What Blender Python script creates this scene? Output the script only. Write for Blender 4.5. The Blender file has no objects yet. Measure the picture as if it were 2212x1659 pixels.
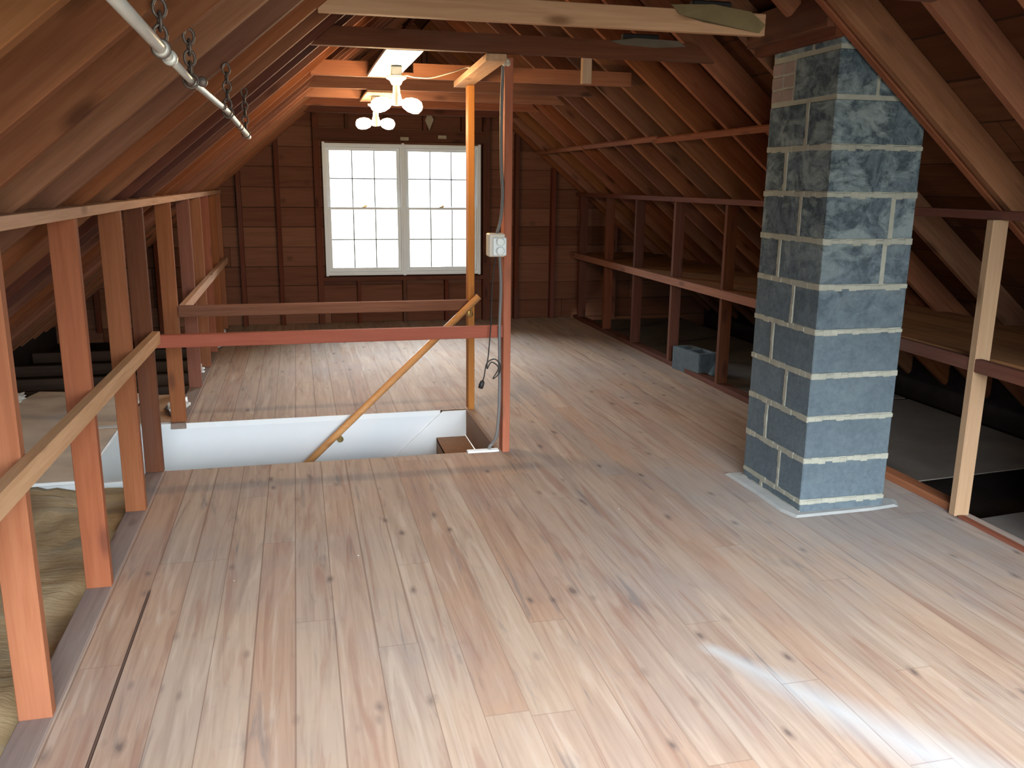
import bpy, bmesh, math, random
from mathutils import Vector, Matrix
S = bpy.context.scene
C = S.collection
rnd = random.Random(7)

# ------------------------------------------------------------------ camera
FPX = 1873.07
cam_d = bpy.data.cameras.new('camera')
cam = bpy.data.objects.new('camera', cam_d); C.objects.link(cam)
cam_d.sensor_fit = 'HORIZONTAL'; cam_d.sensor_width = 36.0
cam_d.lens = FPX / 2212 * 36.0
cam_d.clip_start = 0.05; cam_d.clip_end = 200
_p, _y, _r = 0.227673708, 0.241201125, 0.0108340322
_f = Vector((math.sin(_y)*math.cos(_p), math.cos(_y)*math.cos(_p), -math.sin(_p)))
_rt = Vector((math.cos(_y), -math.sin(_y), 0)); _up = _rt.cross(_f)
_r2 = math.cos(_r)*_rt + math.sin(_r)*_up; _u2 = -math.sin(_r)*_rt + math.cos(_r)*_up
cam.matrix_world = Matrix(((_r2.x, _u2.x, -_f.x, 0), (_r2.y, _u2.y, -_f.y, 0), (_r2.z, _u2.z, -_f.z, 1.5), (0, 0, 0, 1)))
S.camera = cam

# ------------------------------------------------------------------ world, light, exposure
SKY = 23.5
w = bpy.data.worlds.new('world'); S.world = w; w.use_nodes = True
nt = w.node_tree; nt.nodes.clear()
wo = nt.nodes.new('ShaderNodeOutputWorld'); wb = nt.nodes.new('ShaderNodeBackground')
wb.inputs['Strength'].default_value = SKY
_tc = nt.nodes.new('ShaderNodeTexCoord'); _sp = nt.nodes.new('ShaderNodeSeparateXYZ'); _cr = nt.nodes.new('ShaderNodeValToRGB')
_mr = nt.nodes.new('ShaderNodeMapRange'); _mr.inputs['From Min'].default_value = -1.0; _mr.inputs['From Max'].default_value = 1.0
nt.links.new(_tc.outputs['Generated'], _sp.inputs[0]); nt.links.new(_sp.outputs[2], _mr.inputs['Value']); nt.links.new(_mr.outputs[0], _cr.inputs[0])
_e = _cr.color_ramp.elements; _e[0].position = 0.48; _e[0].color = (0.085, 0.09, 0.08, 1)     # lawn and ground outside
_e[1].position = 0.69; _e[1].color = (0.88, 0.955, 1.0, 1)                                        # overcast sky above the trees
_m = _e.new(0.54); _m.color = (0.19, 0.205, 0.205, 1)                                             # hazy tree line round the house

# trees stand in front of the far gable, open sky behind the camera
_mr2 = nt.nodes.new('ShaderNodeMapRange'); _mr2.inputs['From Min'].default_value = -0.4; _mr2.inputs['From Max'].default_value = 0.4
_cr2 = nt.nodes.new('ShaderNodeValToRGB'); nt.links.new(_sp.outputs[1], _mr2.inputs['Value']); nt.links.new(_mr2.outputs[0], _cr2.inputs[0])
_cr2.color_ramp.elements[0].color = (1.0, 1.0, 1.0, 1); _cr2.color_ramp.elements[1].color = (0.55, 0.58, 0.59, 1)
_mx = nt.nodes.new('ShaderNodeMix'); _mx.data_type = 'RGBA'; _mx.blend_type = 'MULTIPLY'; _mx.inputs[0].default_value = 1.0
nt.links.new(_cr.outputs[0], _mx.inputs[6]); nt.links.new(_cr2.outputs[0], _mx.inputs[7]); nt.links.new(_mx.outputs[2], wb.inputs['Color'])
nt.links.new(wb.outputs[0], wo.inputs[0])

def portal(name, loc, size, rot):
    l = bpy.data.lights.new(name, 'AREA'); l.shape = 'RECTANGLE'; l.size, l.size_y = size
    l.cycles.is_portal = True
    o = bpy.data.objects.new(name, l); C.objects.link(o); o.location = loc; o.rotation_euler = rot
YB = -1.05     # inner face of the near gable
YF = 9.52      # inner face of the far gable sheathing
portal('portal_far_window', (1.11, YF+0.12, 1.205), (1.75, 1.45), (math.pi/2, 0, math.pi))
portal('portal_near_window', (0.98, YB-0.12, 1.3), (3.45, 2.0), (math.pi/2, 0, 0))

S.view_settings.view_transform = 'Standard'
S.view_settings.look = 'None'
S.view_settings.gamma = 1.0
S.view_settings.exposure = 1.78
S.view_settings.use_curve_mapping = False
cy = S.cycles
cy.use_denoising = True
cy.adaptive_threshold = 0.02; cy.max_bounces = 7; cy.diffuse_bounces = 3; cy.glossy_bounces = 4; cy.transparent_max_bounces = 12
cy.sample_clamp_indirect = 8.0
cy.caustics_reflective = False; cy.caustics_refractive = False

# ------------------------------------------------------------------ materials
def srgb(r, g, b):
    f = lambda c: (c/255/12.92) if c/255 <= 0.04045 else ((c/255+0.055)/1.055)**2.4
    return (f(r), f(g), f(b), 1.0)

class NT:
    def __init__(self, name):
        self.m = bpy.data.materials.new(name); self.m.use_nodes = True
        self.t = self.m.node_tree; self.t.nodes.clear()
        self.out = self.t.nodes.new('ShaderNodeOutputMaterial')
    def n(self, kind, **kw):
        x = self.t.nodes.new(kind)
        for k, v in kw.items():
            if k.startswith('i_'):
                x.inputs[k[2:].replace('_', ' ')].default_value = v
            else: setattr(x, k, v)
        return x
    def l(self, a, b): self.t.links.new(a, b)
    def math(self, op, a, b=None, c=None, clamp=False):
        x = self.t.nodes.new('ShaderNodeMath'); x.operation = op; x.use_clamp = clamp
        for i, v in enumerate((a, b, c)):
            if v is None: continue
            if isinstance(v, (int, float)): x.inputs[i].default_value = v
            else: self.l(v, x.inputs[i])
        return x.outputs[0]
    def mix(self, fac, a, b, mode='MIX'):
        x = self.t.nodes.new('ShaderNodeMix'); x.data_type = 'RGBA'; x.blend_type = mode; x.clamp_result = False
        for sock, v in ((x.inputs[0], fac), (x.inputs[6], a), (x.inputs[7], b)):
            if isinstance(v, (int, float)): sock.default_value = v
            elif isinstance(v, tuple): sock.default_value = v
            else: self.l(v, sock)
        return x.outputs[2]
    def ramp(self, fac, stops, interp='LINEAR'):
        x = self.t.nodes.new('ShaderNodeValToRGB'); cr = x.color_ramp; cr.interpolation = interp
        while len(cr.elements) < len(stops): cr.elements.new(0.5)
        for e, (p, c) in zip(cr.elements, stops):
            e.position = p; e.color = c if isinstance(c, tuple) else (c, c, c, 1)
        self.l(fac, x.inputs[0]); return x.outputs[0]
    def noise(self, vec, scale, detail=4, rough=0.55, dist=0.0):
        x = self.t.nodes.new('ShaderNodeTexNoise'); x.inputs['Scale'].default_value = scale
        x.inputs['Detail'].default_value = detail; x.inputs['Roughness'].default_value = rough
        x.inputs['Distortion'].default_value = dist
        self.l(vec, x.inputs['Vector']); return x.outputs['Fac']
    def vmul(self, vec, s):
        x = self.t.nodes.new('ShaderNodeVectorMath'); x.operation = 'MULTIPLY'
        self.l(vec, x.inputs[0]); x.inputs[1].default_value = s; return x.outputs[0]
    def vadd(self, vec, b):
        x = self.t.nodes.new('ShaderNodeVectorMath'); x.operation = 'ADD'
        self.l(vec, x.inputs[0])
        if isinstance(b, tuple): x.inputs[1].default_value = b
        else: self.l(b, x.inputs[1])
        return x.outputs[0]
    def comb(self, x_, y_, z_):
        x = self.t.nodes.new('ShaderNodeCombineXYZ')
        for i, v in enumerate((x_, y_, z_)):
            if isinstance(v, (int, float)): x.inputs[i].default_value = v
            else: self.l(v, x.inputs[i])
        return x.outputs[0]
    def sep(self, vec):
        x = self.t.nodes.new('ShaderNodeSeparateXYZ'); self.l(vec, x.inputs[0]); return x.outputs
    def obj(self): return self.t.nodes.new('ShaderNodeTexCoord').outputs['Object']
    def bsdf(self, color, rough=0.7, bump=None, bstr=0.3, bdist=0.004, spec=0.4, metal=0.0):
        p = self.t.nodes.new('ShaderNodeBsdfPrincipled')
        if isinstance(color, tuple): p.inputs['Base Color'].default_value = color
        else: self.l(color, p.inputs['Base Color'])
        if isinstance(rough, (int, float)): p.inputs['Roughness'].default_value = rough
        else: self.l(rough, p.inputs['Roughness'])
        p.inputs['Specular IOR Level'].default_value = spec; p.inputs['Metallic'].default_value = metal
        if bump is not None:
            b = self.t.nodes.new('ShaderNodeBump'); b.inputs['Strength'].default_value = bstr
            b.inputs['Distance'].default_value = bdist
            self.l(bump, b.inputs['Height']); self.l(b.outputs[0], p.inputs['Normal'])
        self.l(p.outputs[0], self.out.inputs['Surface']); self.p = p
        return self.m

def wood(name, base, alt, knot, vary=0.35, rough=0.72, stain=0.5, stain_col=(0.10, 0.06, 0.05, 1)):
    """Sawn softwood, grain along the object's own X axis."""
    t = NT(name); o = t.obj()
    oi = t.t.nodes.new('ShaderNodeObjectInfo').outputs['Random']
    off = t.comb(t.math('MULTIPLY', oi, 37.0), t.math('MULTIPLY', oi, 11.0), t.math('MULTIPLY', oi, 23.0))
    v = t.vadd(o, off)
    g = t.noise(t.vmul(v, (1.2, 22, 22)), 2.0, 5, 0.6, 0.6)
    fine = t.noise(t.vmul(v, (4, 160, 160)), 1.0, 2, 0.5)
    big = t.noise(t.vmul(v, (1.3, 5, 5)), 1.0, 3, 0.5)
    c = t.mix(t.ramp(g, [(0.3, 0.0), (0.7, 1.0)]), base, alt)
    c = t.mix(t.math('MULTIPLY', t.ramp(big, [(0.5, 0.0), (0.72, 1.0)]), stain), c, stain_col)
    vo = t.t.nodes.new('ShaderNodeTexVoronoi'); vo.inputs['Scale'].default_value = 1.0
    t.l(t.vmul(v, (2.6, 7.5, 7.5)), vo.inputs['Vector'])
    kn = t.ramp(vo.outputs['Distance'], [(0.08, 1.0), (0.21, 0.0)])
    c = t.mix(t.math('MULTIPLY', kn, 0.75), c, knot)
    h = t.t.nodes.new('ShaderNodeHueSaturation')
    rv = t.math('FRACT', t.math('MULTIPLY', oi, 7.31))
    t.l(t.math('ADD', t.math('MULTIPLY', rv, vary), 1.0 - vary/2), h.inputs['Value'])
    t.l(t.math('ADD', t.math('MULTIPLY', t.math('FRACT', t.math('MULTIPLY', oi, 13.7)), 0.014), 0.493), h.inputs['Hue'])
    t.l(t.math('ADD', t.math('MULTIPLY', t.math('FRACT', t.math('MULTIPLY', oi, 3.9)), 0.22), 0.93), h.inputs['Saturation'])
    t.l(c, h.inputs['Color'])
    c = t.mix(t.math('MULTIPLY', t.math('SUBTRACT', fine, 0.5), 0.35), h.outputs[0], (0.02, 0.01, 0.008, 1))
    return t.bsdf(c, rough, g, 0.25, 0.003, 0.08)

def planks(name, along, across, width, stops, length=2.2, gap=0.012, gapcol=(0.03, 0.018, 0.012, 1), knotcol=(0.10, 0.05, 0.03, 1),
           knot_amt=0.8, dirt=None, rough=0.6, spec=0.35, joint=True, knot_scale=(2.2, 7.0), grain_amt=0.45, x0=0.0, knot_dens=0.1, seam_fade=False):
    t = NT(name); xyz = t.sep(t.obj())
    a = xyz[along]; b = t.math('SUBTRACT', xyz[across], x0)
    row = t.math('FLOOR', t.math('DIVIDE', b, width)); fr = t.math('FRACT', t.math('DIVIDE', b, width))
    wn = t.t.nodes.new('ShaderNodeTexWhiteNoise'); wn.noise_dimensions = '1D'; t.l(t.math('ADD', row, 0.37), wn.inputs['W'])
    al = t.math('ADD', t.math('DIVIDE', a, length), t.math('MULTIPLY', wn.outputs['Value'], 5.0))
    seg = t.math('FLOOR', al); fa = t.math('FRACT', al)
    wn2 = t.t.nodes.new('ShaderNodeTexWhiteNoise'); wn2.noise_dimensions = '2D'; t.l(t.comb(row, seg, 0.0), wn2.inputs['Vector'])
    rv = t.sep(wn2.outputs['Color'])
    base = t.ramp(rv[0], stops)
    gv = t.comb(t.math('MULTIPLY', a, 1.0), b, t.math('ADD', t.math('MULTIPLY', row, 3.7), t.math('MULTIPLY', seg, 1.9)))
    g = t.noise(t.vmul(gv, (1.6, 34, 1.0)), 1.0, 5, 0.6, 0.9)
    g2 = t.noise(t.vmul(gv, (0.9, 9, 1.0)), 1.0, 3, 0.5, 1.5)
    dark = t.mix(1.0, base, (0.52, 0.44, 0.42, 1), 'MULTIPLY')
    c = t.mix(t.math('MULTIPLY', t.ramp(g, [(0.45, 0.0), (0.75, 1.0)]), grain_amt), base, dark)
    c = t.mix(t.math('MULTIPLY', t.ramp(g2, [(0.55, 0.0), (0.7, 1.0)]), grain_amt*0.7), c, dark)
    vo = t.t.nodes.new('ShaderNodeTexVoronoi'); vo.inputs['Scale'].default_value = 1.0
    t.l(t.comb(t.math('MULTIPLY', a, knot_scale[0]), t.math('MULTIPLY', b, knot_scale[1]), t.math('MULTIPLY', row, 1.3)), vo.inputs['Vector'])
    kn = t.ramp(vo.outputs['Distance'], [(knot_dens*0.35, 1.0), (knot_dens*1.3, 0.0)])
    sel = t.math('GREATER_THAN', t.sep(vo.outputs['Color'])[0], 0.35)
    c = t.mix(t.math('MULTIPLY', t.math('MULTIPLY', kn, sel), knot_amt), c, knotcol)
    if dirt: c = dirt(t, c, xyz)
    e = t.math('MULTIPLY', t.math('MINIMUM', fr, t.math('SUBTRACT', 1.0, fr)), width)
    gw = t.math('MULTIPLY', t.math('ADD', rv[2], 0.25), gap*0.5)
    m = t.ramp(t.math('DIVIDE', e, t.math('MAXIMUM', gw, 0.0006)), [(0.75, 1.0), (1.25, 0.0)])
    if seam_fade:
        sn = t.noise(t.comb(t.math('MULTIPLY', row, 2.3), t.math('MULTIPLY', a, 1.7), 0.0), 1.0, 3, 0.6)
        lf = t.ramp(t.math('ADD', t.math('MULTIPLY', b, 0.5), 0.0), [(0.45, 0.75), (0.95, 0.08)])   # boards butt tighter towards the right
        m = t.math('MULTIPLY', m, t.math('MAXIMUM', lf, t.math('MULTIPLY', t.ramp(sn, [(0.42, 0.1), (0.62, 1.0)]), 0.6)))
    if joint:
        ea = t.math('MULTIPLY', t.math('MINIMUM', fa, t.math('SUBTRACT', 1.0, fa)), length)
        m = t.math('MAXIMUM', m, t.math('MULTIPLY', t.math('LESS_THAN', ea, gap*0.3), 0.4 if seam_fade else 1.0))
    c = t.mix(t.math('MULTIPLY', m, 0.8), c, gapcol)
    hgt = t.math('SUBTRACT', t.math('MULTIPLY', g, 0.25), t.math('MULTIPLY', m, 1.0))
    return t.bsdf(c, rough, hgt, 0.35, 0.004, spec)

def plain(name, col, rough=0.6, var=0.12, scale=8.0, metal=0.0, spec=0.4, bump=0.15):
    t = NT(name); o = t.obj(); n = t.noise(o, scale, 4, 0.6)
    d = tuple(c*(1-var*2) for c in col[:3]) + (1,); b = tuple(min(1, c*(1+var)) for c in col[:3]) + (1,)
    return t.bsdf(t.mix(n, d, b), rough, n, bump, 0.003, spec, metal)

M = {}
M['rafter'] = wood('rafter_wood', (0.175, 0.070, 0.038, 1), (0.25, 0.112, 0.064, 1), (0.05, 0.02, 0.012, 1), 0.36, 0.8, 0.45, (0.10, 0.042, 0.03, 1))
M['pale'] = wood('pale_wood', (0.42, 0.255, 0.160, 1), (0.53, 0.345, 0.23, 1), (0.13, 0.06, 0.03, 1), 0.2, 0.7, 0.25, (0.30, 0.17, 0.10, 1))
M['stud'] = wood('red_stud_wood', (0.225, 0.085, 0.050, 1), (0.285, 0.120, 0.072, 1), (0.12, 0.05, 0.035, 1), 0.35, 0.7, 0.55, (0.22, 0.085, 0.06, 1))
M['red'] = wood('reddened_rail_wood', (0.32, 0.085, 0.045, 1), (0.39, 0.115, 0.065, 1), (0.2, 0.08, 0.05, 1), 0.15, 0.7, 0.35, (0.3, 0.1, 0.065, 1))
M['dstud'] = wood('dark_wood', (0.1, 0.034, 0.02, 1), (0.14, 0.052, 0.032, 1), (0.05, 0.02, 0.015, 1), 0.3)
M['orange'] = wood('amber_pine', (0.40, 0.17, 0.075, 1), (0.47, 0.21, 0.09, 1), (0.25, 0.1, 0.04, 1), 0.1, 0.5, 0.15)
M['rail'] = wood('varnished_pine', (0.52, 0.22, 0.07, 1), (0.60, 0.28, 0.10, 1), (0.25, 0.1, 0.04, 1), 0.1, 0.35, 0.1)
M['scuffed'] = wood('scuffed_amber_wood', (0.31, 0.185, 0.10, 1), (0.38, 0.235, 0.135, 1), (0.13, 0.06, 0.03, 1), 0.1, 0.7, 0.25, (0.25, 0.13, 0.07, 1))
M['dark_joist'] = wood('dusty_dark_joist', (0.05, 0.036, 0.028, 1), (0.07, 0.05, 0.04, 1), (0.02, 0.012, 0.01, 1), 0.2)
M['grayplate'] = wood('weathered_plate', (0.20, 0.15, 0.135, 1), (0.25, 0.195, 0.175, 1), (0.1, 0.06, 0.05, 1), 0.1, 0.75, 0.4, (0.18, 0.11, 0.09, 1))

def floor_dirt(t, c, xyz):
    o = t.comb(xyz[0], xyz[1], 0.0)
    n1 = t.noise(o, 1.1, 4, 0.6)
    c = t.mix(t.math('MULTIPLY', t.ramp(n1, [(0.42, 0.0), (0.68, 1.0)]), 0.40), c, (0.27, 0.24, 0.245, 1))
    n2 = t.noise(o, 5.5, 5, 0.65)
    c = t.mix(t.math('MULTIPLY', t.ramp(n2, [(0.6, 0.0), (0.72, 1.0)]), 0.30), c, (0.25, 0.19, 0.175, 1))
    # blue-grey mineral streaks and reddish heartwood streaks along the grain
    st1 = t.noise(t.comb(t.math('MULTIPLY', xyz[0], 21.0), t.math('MULTIPLY', xyz[1], 1.5), 3.0), 1.0, 4, 0.6, 0.9)
    c = t.mix(t.math('MULTIPLY', t.ramp(st1, [(0.60, 0.0), (0.72, 1.0)]), 0.55), c, (0.12, 0.115, 0.125, 1))
    st2 = t.noise(t.comb(t.math('MULTIPLY', xyz[0], 15.0), t.math('MULTIPLY', xyz[1], 1.0), 9.0), 1.0, 4, 0.55, 1.2)
    c = t.mix(t.math('MULTIPLY', t.ramp(st2, [(0.56, 0.0), (0.68, 1.0)]), 0.5), c, (0.25, 0.125, 0.09, 1))
    c = t.mix(t.math('MULTIPLY', t.ramp(st2, [(0.32, 1.0), (0.43, 0.0)]), 0.45), c, (0.50, 0.40, 0.325, 1))
    for (sa, sb, sz, th, lo) in ((3.3, 8.5, 0.0, 0.66, 0.10), (5.5, 13.0, 5.0, 0.80, 0.13)):
        vo = t.t.nodes.new('ShaderNodeTexVoronoi'); vo.inputs['Scale'].default_value = 1.0
        t.l(t.vadd(t.comb(t.math('MULTIPLY', xyz[0], sb), t.math('MULTIPLY', xyz[1], sa), sz), t.comb(t.math('MULTIPLY', n2, 0.5), t.math('MULTIPLY', n1, 0.7), 0.0)), vo.inputs['Vector'])
        kk = t.ramp(vo.outputs['Distance'], [(lo*0.45, 1.0), (lo, 0.45), (lo*1.9, 0.0)])
        sel = t.math('GREATER_THAN', t.sep(vo.outputs['Color'])[1], th)
        c = t.mix(t.math('MULTIPLY', t.math('MULTIPLY', kk, sel), 0.8), c, (0.12, 0.085, 0.078, 1))
    # one open crack along a left board seam
    cx = t.math('LESS_THAN', t.math('ABSOLUTE', t.math('SUBTRACT', xyz[0], -0.5955)), 0.005)
    cyk = t.ramp(t.math('DIVIDE', xyz[1], 4.0), [(0.80, 1.0), (0.81, 0.0)])
    c = t.mix(t.math('MULTIPLY', cx, cyk), c, (0.035, 0.022, 0.018, 1))
    # white paint specks
    vo = t.t.nodes.new('ShaderNodeTexVoronoi'); vo.inputs['Scale'].default_value = 4.6; t.l(o, vo.inputs['Vector'])
    c = t.mix(t.math('MULTIPLY', t.math('LESS_THAN', vo.outputs['Distance'], 0.021), t.math('GREATER_THAN', t.sep(vo.outputs['Color'])[0], 0.5)), c, (0.80, 0.80, 0.80, 1))
    # grey mortar dust round the chimney foot
    dx = t.math('SUBTRACT', xyz[0], 2.40); dy = t.math('MULTIPLY', t.math('SUBTRACT', xyz[1], 3.42), 0.8)
    r = t.math('SQRT', t.math('ADD', t.math('MULTIPLY', dx, dx), t.math('MULTIPLY', dy, dy)))
    r = t.math('ADD', r, t.math('MULTIPLY', t.math('SUBTRACT', n2, 0.5), 0.9))
    c = t.mix(t.math('MULTIPLY', t.ramp(r, [(0.25, 1.0), (0.85, 0.0)]), 0.5), c, (0.28, 0.295, 0.32, 1))
    # pale blue-grey streak across the boards, widening along its length
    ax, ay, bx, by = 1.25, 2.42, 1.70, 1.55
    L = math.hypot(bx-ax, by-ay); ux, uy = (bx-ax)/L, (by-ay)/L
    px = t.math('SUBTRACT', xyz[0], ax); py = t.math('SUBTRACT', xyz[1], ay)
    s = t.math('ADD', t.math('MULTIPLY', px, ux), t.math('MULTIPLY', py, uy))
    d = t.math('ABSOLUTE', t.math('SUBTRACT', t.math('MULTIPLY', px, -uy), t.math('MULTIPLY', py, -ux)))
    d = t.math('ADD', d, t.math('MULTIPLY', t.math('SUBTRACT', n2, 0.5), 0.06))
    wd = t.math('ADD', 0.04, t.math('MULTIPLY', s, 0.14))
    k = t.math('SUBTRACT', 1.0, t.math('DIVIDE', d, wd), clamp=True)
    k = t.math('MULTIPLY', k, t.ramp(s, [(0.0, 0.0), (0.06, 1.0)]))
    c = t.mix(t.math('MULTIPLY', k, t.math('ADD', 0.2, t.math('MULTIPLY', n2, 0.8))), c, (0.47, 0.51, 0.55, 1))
    return c
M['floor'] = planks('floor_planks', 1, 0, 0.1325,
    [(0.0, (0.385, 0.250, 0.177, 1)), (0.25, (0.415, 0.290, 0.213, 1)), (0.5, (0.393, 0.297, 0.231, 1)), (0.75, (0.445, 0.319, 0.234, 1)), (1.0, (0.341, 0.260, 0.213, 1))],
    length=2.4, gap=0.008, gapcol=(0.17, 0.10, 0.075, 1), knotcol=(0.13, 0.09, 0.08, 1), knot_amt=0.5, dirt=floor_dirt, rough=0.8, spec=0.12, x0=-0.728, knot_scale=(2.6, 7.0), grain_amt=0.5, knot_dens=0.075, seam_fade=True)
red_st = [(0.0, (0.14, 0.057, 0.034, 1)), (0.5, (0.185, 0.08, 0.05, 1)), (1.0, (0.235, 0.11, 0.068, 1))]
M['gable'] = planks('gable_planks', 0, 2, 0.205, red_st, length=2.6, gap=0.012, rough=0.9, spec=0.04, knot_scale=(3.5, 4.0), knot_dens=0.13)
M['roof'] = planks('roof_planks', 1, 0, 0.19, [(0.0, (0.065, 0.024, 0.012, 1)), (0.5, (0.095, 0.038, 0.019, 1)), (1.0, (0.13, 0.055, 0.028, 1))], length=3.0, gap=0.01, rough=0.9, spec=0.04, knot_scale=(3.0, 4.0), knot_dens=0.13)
M['shelf'] = planks('shelf_planks', 1, 0, 0.235, [(0.0, (0.24, 0.115, 0.05, 1)), (1.0, (0.30, 0.15, 0.07, 1))], length=3.2, gap=0.008, rough=0.9, spec=0.06)
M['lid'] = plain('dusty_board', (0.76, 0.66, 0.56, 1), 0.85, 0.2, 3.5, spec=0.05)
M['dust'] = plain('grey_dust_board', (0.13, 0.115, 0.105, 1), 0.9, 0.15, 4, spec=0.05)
M['void'] = plain('attic_dust', (0.028, 0.022, 0.02, 1), 0.95, 0.3, 5, spec=0.05)
M['white'] = plain('white_paint', (0.72, 0.75, 0.78, 1), 0.45, 0.03, 6, bump=0.03)
M['frame'] = plain('white_window_paint', (0.86, 0.93, 1.0, 1), 0.4, 0.03, 6, bump=0.03)
M['drywall'] = plain('white_drywall', (0.66, 0.69, 0.73, 1), 0.8, 0.02, 3, bump=0.02)
M['stair'] = plain('brown_stair_carpet', (0.26, 0.15, 0.095, 1), 0.9, 0.15, 30)
M['cream'] = plain('cream_plastic', (0.66, 0.60, 0.52, 1), 0.45, 0.04, 10, bump=0.02)
M['whitep'] = plain('white_plastic', (0.78, 0.84, 0.85, 1), 0.4, 0.04, 10, bump=0.02)
M['greybox'] = plain('galvanised_steel', (0.30, 0.29, 0.27, 1), 0.4, 0.1, 20, metal=0.6)
M['brass'] = plain('brass', (0.55, 0.38, 0.15, 1), 0.35, 0.1, 20, metal=0.8)
M['chain'] = plain('rusty_chain', (0.13, 0.10, 0.085, 1), 0.5, 0.2, 60, metal=0.5)
M['rod'] = plain('grey_enamelled_rod', (0.55, 0.54, 0.50, 1), 0.35, 0.1, 12, metal=0.25)
M['cable'] = plain('grey_cable', (0.17, 0.165, 0.165, 1), 0.5, 0.1, 10)
M['black'] = plain('black_rubber', (0.02, 0.018, 0.018, 1), 0.5, 0.1, 10)
M['cordw'] = plain('pale_cord', (0.60, 0.50, 0.40, 1), 0.5, 0.1, 10)
M['kraft'] = plain('olive_kraft_paper', (0.21, 0.155, 0.075, 1), 0.8, 0.2, 10)
M['greypaper'] = plain('grey_paper', (0.17, 0.135, 0.10, 1), 0.85, 0.2, 10)
M['pale_patch'] = plain('bleached_patch', (0.42, 0.36, 0.27, 1), 0.8, 0.15, 12)

def mk_insul():
    t = NT('brown_insulation'); o = t.obj()
    n = t.noise(o, 3.0, 6, 0.65, 0.5); n2 = t.noise(t.vmul(o, (2, 9, 2)), 2.0, 5, 0.6)
    c = t.mix(t.ramp(n, [(0.3, 0.0), (0.7, 1.0)]), (0.30, 0.205, 0.11, 1), (0.54, 0.43, 0.28, 1))
    c = t.mix(t.math('MULTIPLY', t.ramp(n2, [(0.52, 0.0), (0.68, 1.0)]), 0.45), c, (0.34, 0.33, 0.28, 1))
    return t.bsdf(c, 0.95, n2, 0.6, 0.02, 0.1)
M['insul'] = mk_insul()

def mk_block(name, base, light, smear):
    t = NT(name); o = t.obj(); z = t.sep(o)[2]
    n = t.ramp(t.noise(o, 38, 6, 0.8), [(0.3, 0.0), (0.7, 1.0)]); n2 = t.noise(t.vmul(o, (1, 1, 1.6)), 6.0, 6, 0.7, 0.7)
    n3 = t.noise(o, 2.2, 2, 0.5)
    c = t.mix(n, base, light)
    c = t.mix(t.math('MULTIPLY', t.ramp(n3, [(0.35, 0.0), (0.65, 1.0)]), 0.4), c, (0.10, 0.13, 0.15, 1))
    n4 = t.noise(t.vmul(t.vadd(o, (7.0, 3.0, 1.0)), (1.5, 1.5, 1.2)), 8.0, 6, 0.75, 1.2)
    hi_ = t.ramp(t.math('DIVIDE', z, 2.4), [(0.3, 0.15), (0.55, 1.0)])
    c = t.mix(t.math('MULTIPLY', t.math('MULTIPLY', t.ramp(n4, [(0.45, 0.0), (0.6, 1.0)]), hi_), 0.75), c, (0.035, 0.05, 0.06, 1))
    up = t.math('MULTIPLY', t.ramp(t.math('DIVIDE', z, 2.4), [(0.38, 0.12), (0.58, 1.0)]), smear)
    c = t.mix(t.math('MULTIPLY', t.ramp(n2, [(0.47, 0.0), (0.62, 1.0)]), up), c, (0.36, 0.43, 0.43, 1))
    return t.bsdf(c, 0.92, n, 0.8, 0.005, 0.12)
M['block'] = mk_block('cinder_block', (0.085, 0.115, 0.14, 1), (0.155, 0.195, 0.23, 1), 0.6)
M['mortar'] = plain('mortar', (0.33, 0.33, 0.28, 1), 0.9, 0.2, 14, bump=0.5)
M['brick'] = plain('pinkish_brick', (0.27, 0.20, 0.185, 1), 0.9, 0.2, 14, bump=0.4)
M['cement'] = plain('cement_skirt', (0.36, 0.37, 0.37, 1), 0.9, 0.15, 8, bump=0.4)

def mk_glass():
    t = NT('window_glass')
    tr = t.n('ShaderNodeBsdfTransparent'); gl = t.n('ShaderNodeBsdfGlossy'); gl.inputs['Roughness'].default_value = 0.02
    fr = t.n('ShaderNodeFresnel'); mx = t.n('ShaderNodeMixShader')
    t.l(fr.outputs[0], mx.inputs[0]); t.l(tr.outputs[0], mx.inputs[1]); t.l(gl.outputs[0], mx.inputs[2])
    t.l(mx.outputs[0], t.out.inputs['Surface']); return t.m
M['glass'] = mk_glass()
def mk_muntin():
    t = NT('translucent_white_grille')
    a = t.n('ShaderNodeBsdfTranslucent'); b = t.n('ShaderNodeBsdfDiffuse'); mx = t.n('ShaderNodeMixShader')
    a.inputs['Color'].default_value = (0.085, 0.09, 0.092, 1); b.inputs['Color'].default_value = (0.85, 0.87, 0.9, 1)
    mx.inputs[0].default_value = 0.35
    t.l(a.outputs[0], mx.inputs[1]); t.l(b.outputs[0], mx.inputs[2]); t.l(mx.outputs[0], t.out.inputs['Surface']); return t.m
M['muntin'] = mk_muntin()
def mk_emit(name, col, s):
    t = NT(name); e = t.n('ShaderNodeEmission'); e.inputs['Color'].default_value = col; e.inputs['Strength'].default_value = s
    t.l(e.outputs[0], t.out.inputs['Surface']); return t.m
M['bulb'] = mk_emit('lit_warm_bulb', (1.0, 0.70, 0.38, 1), 60)
M['plasticbag'] = plain('crumpled_white_plastic', (0.72, 0.76, 0.78, 1), 0.3, 0.1, 20)

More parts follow.
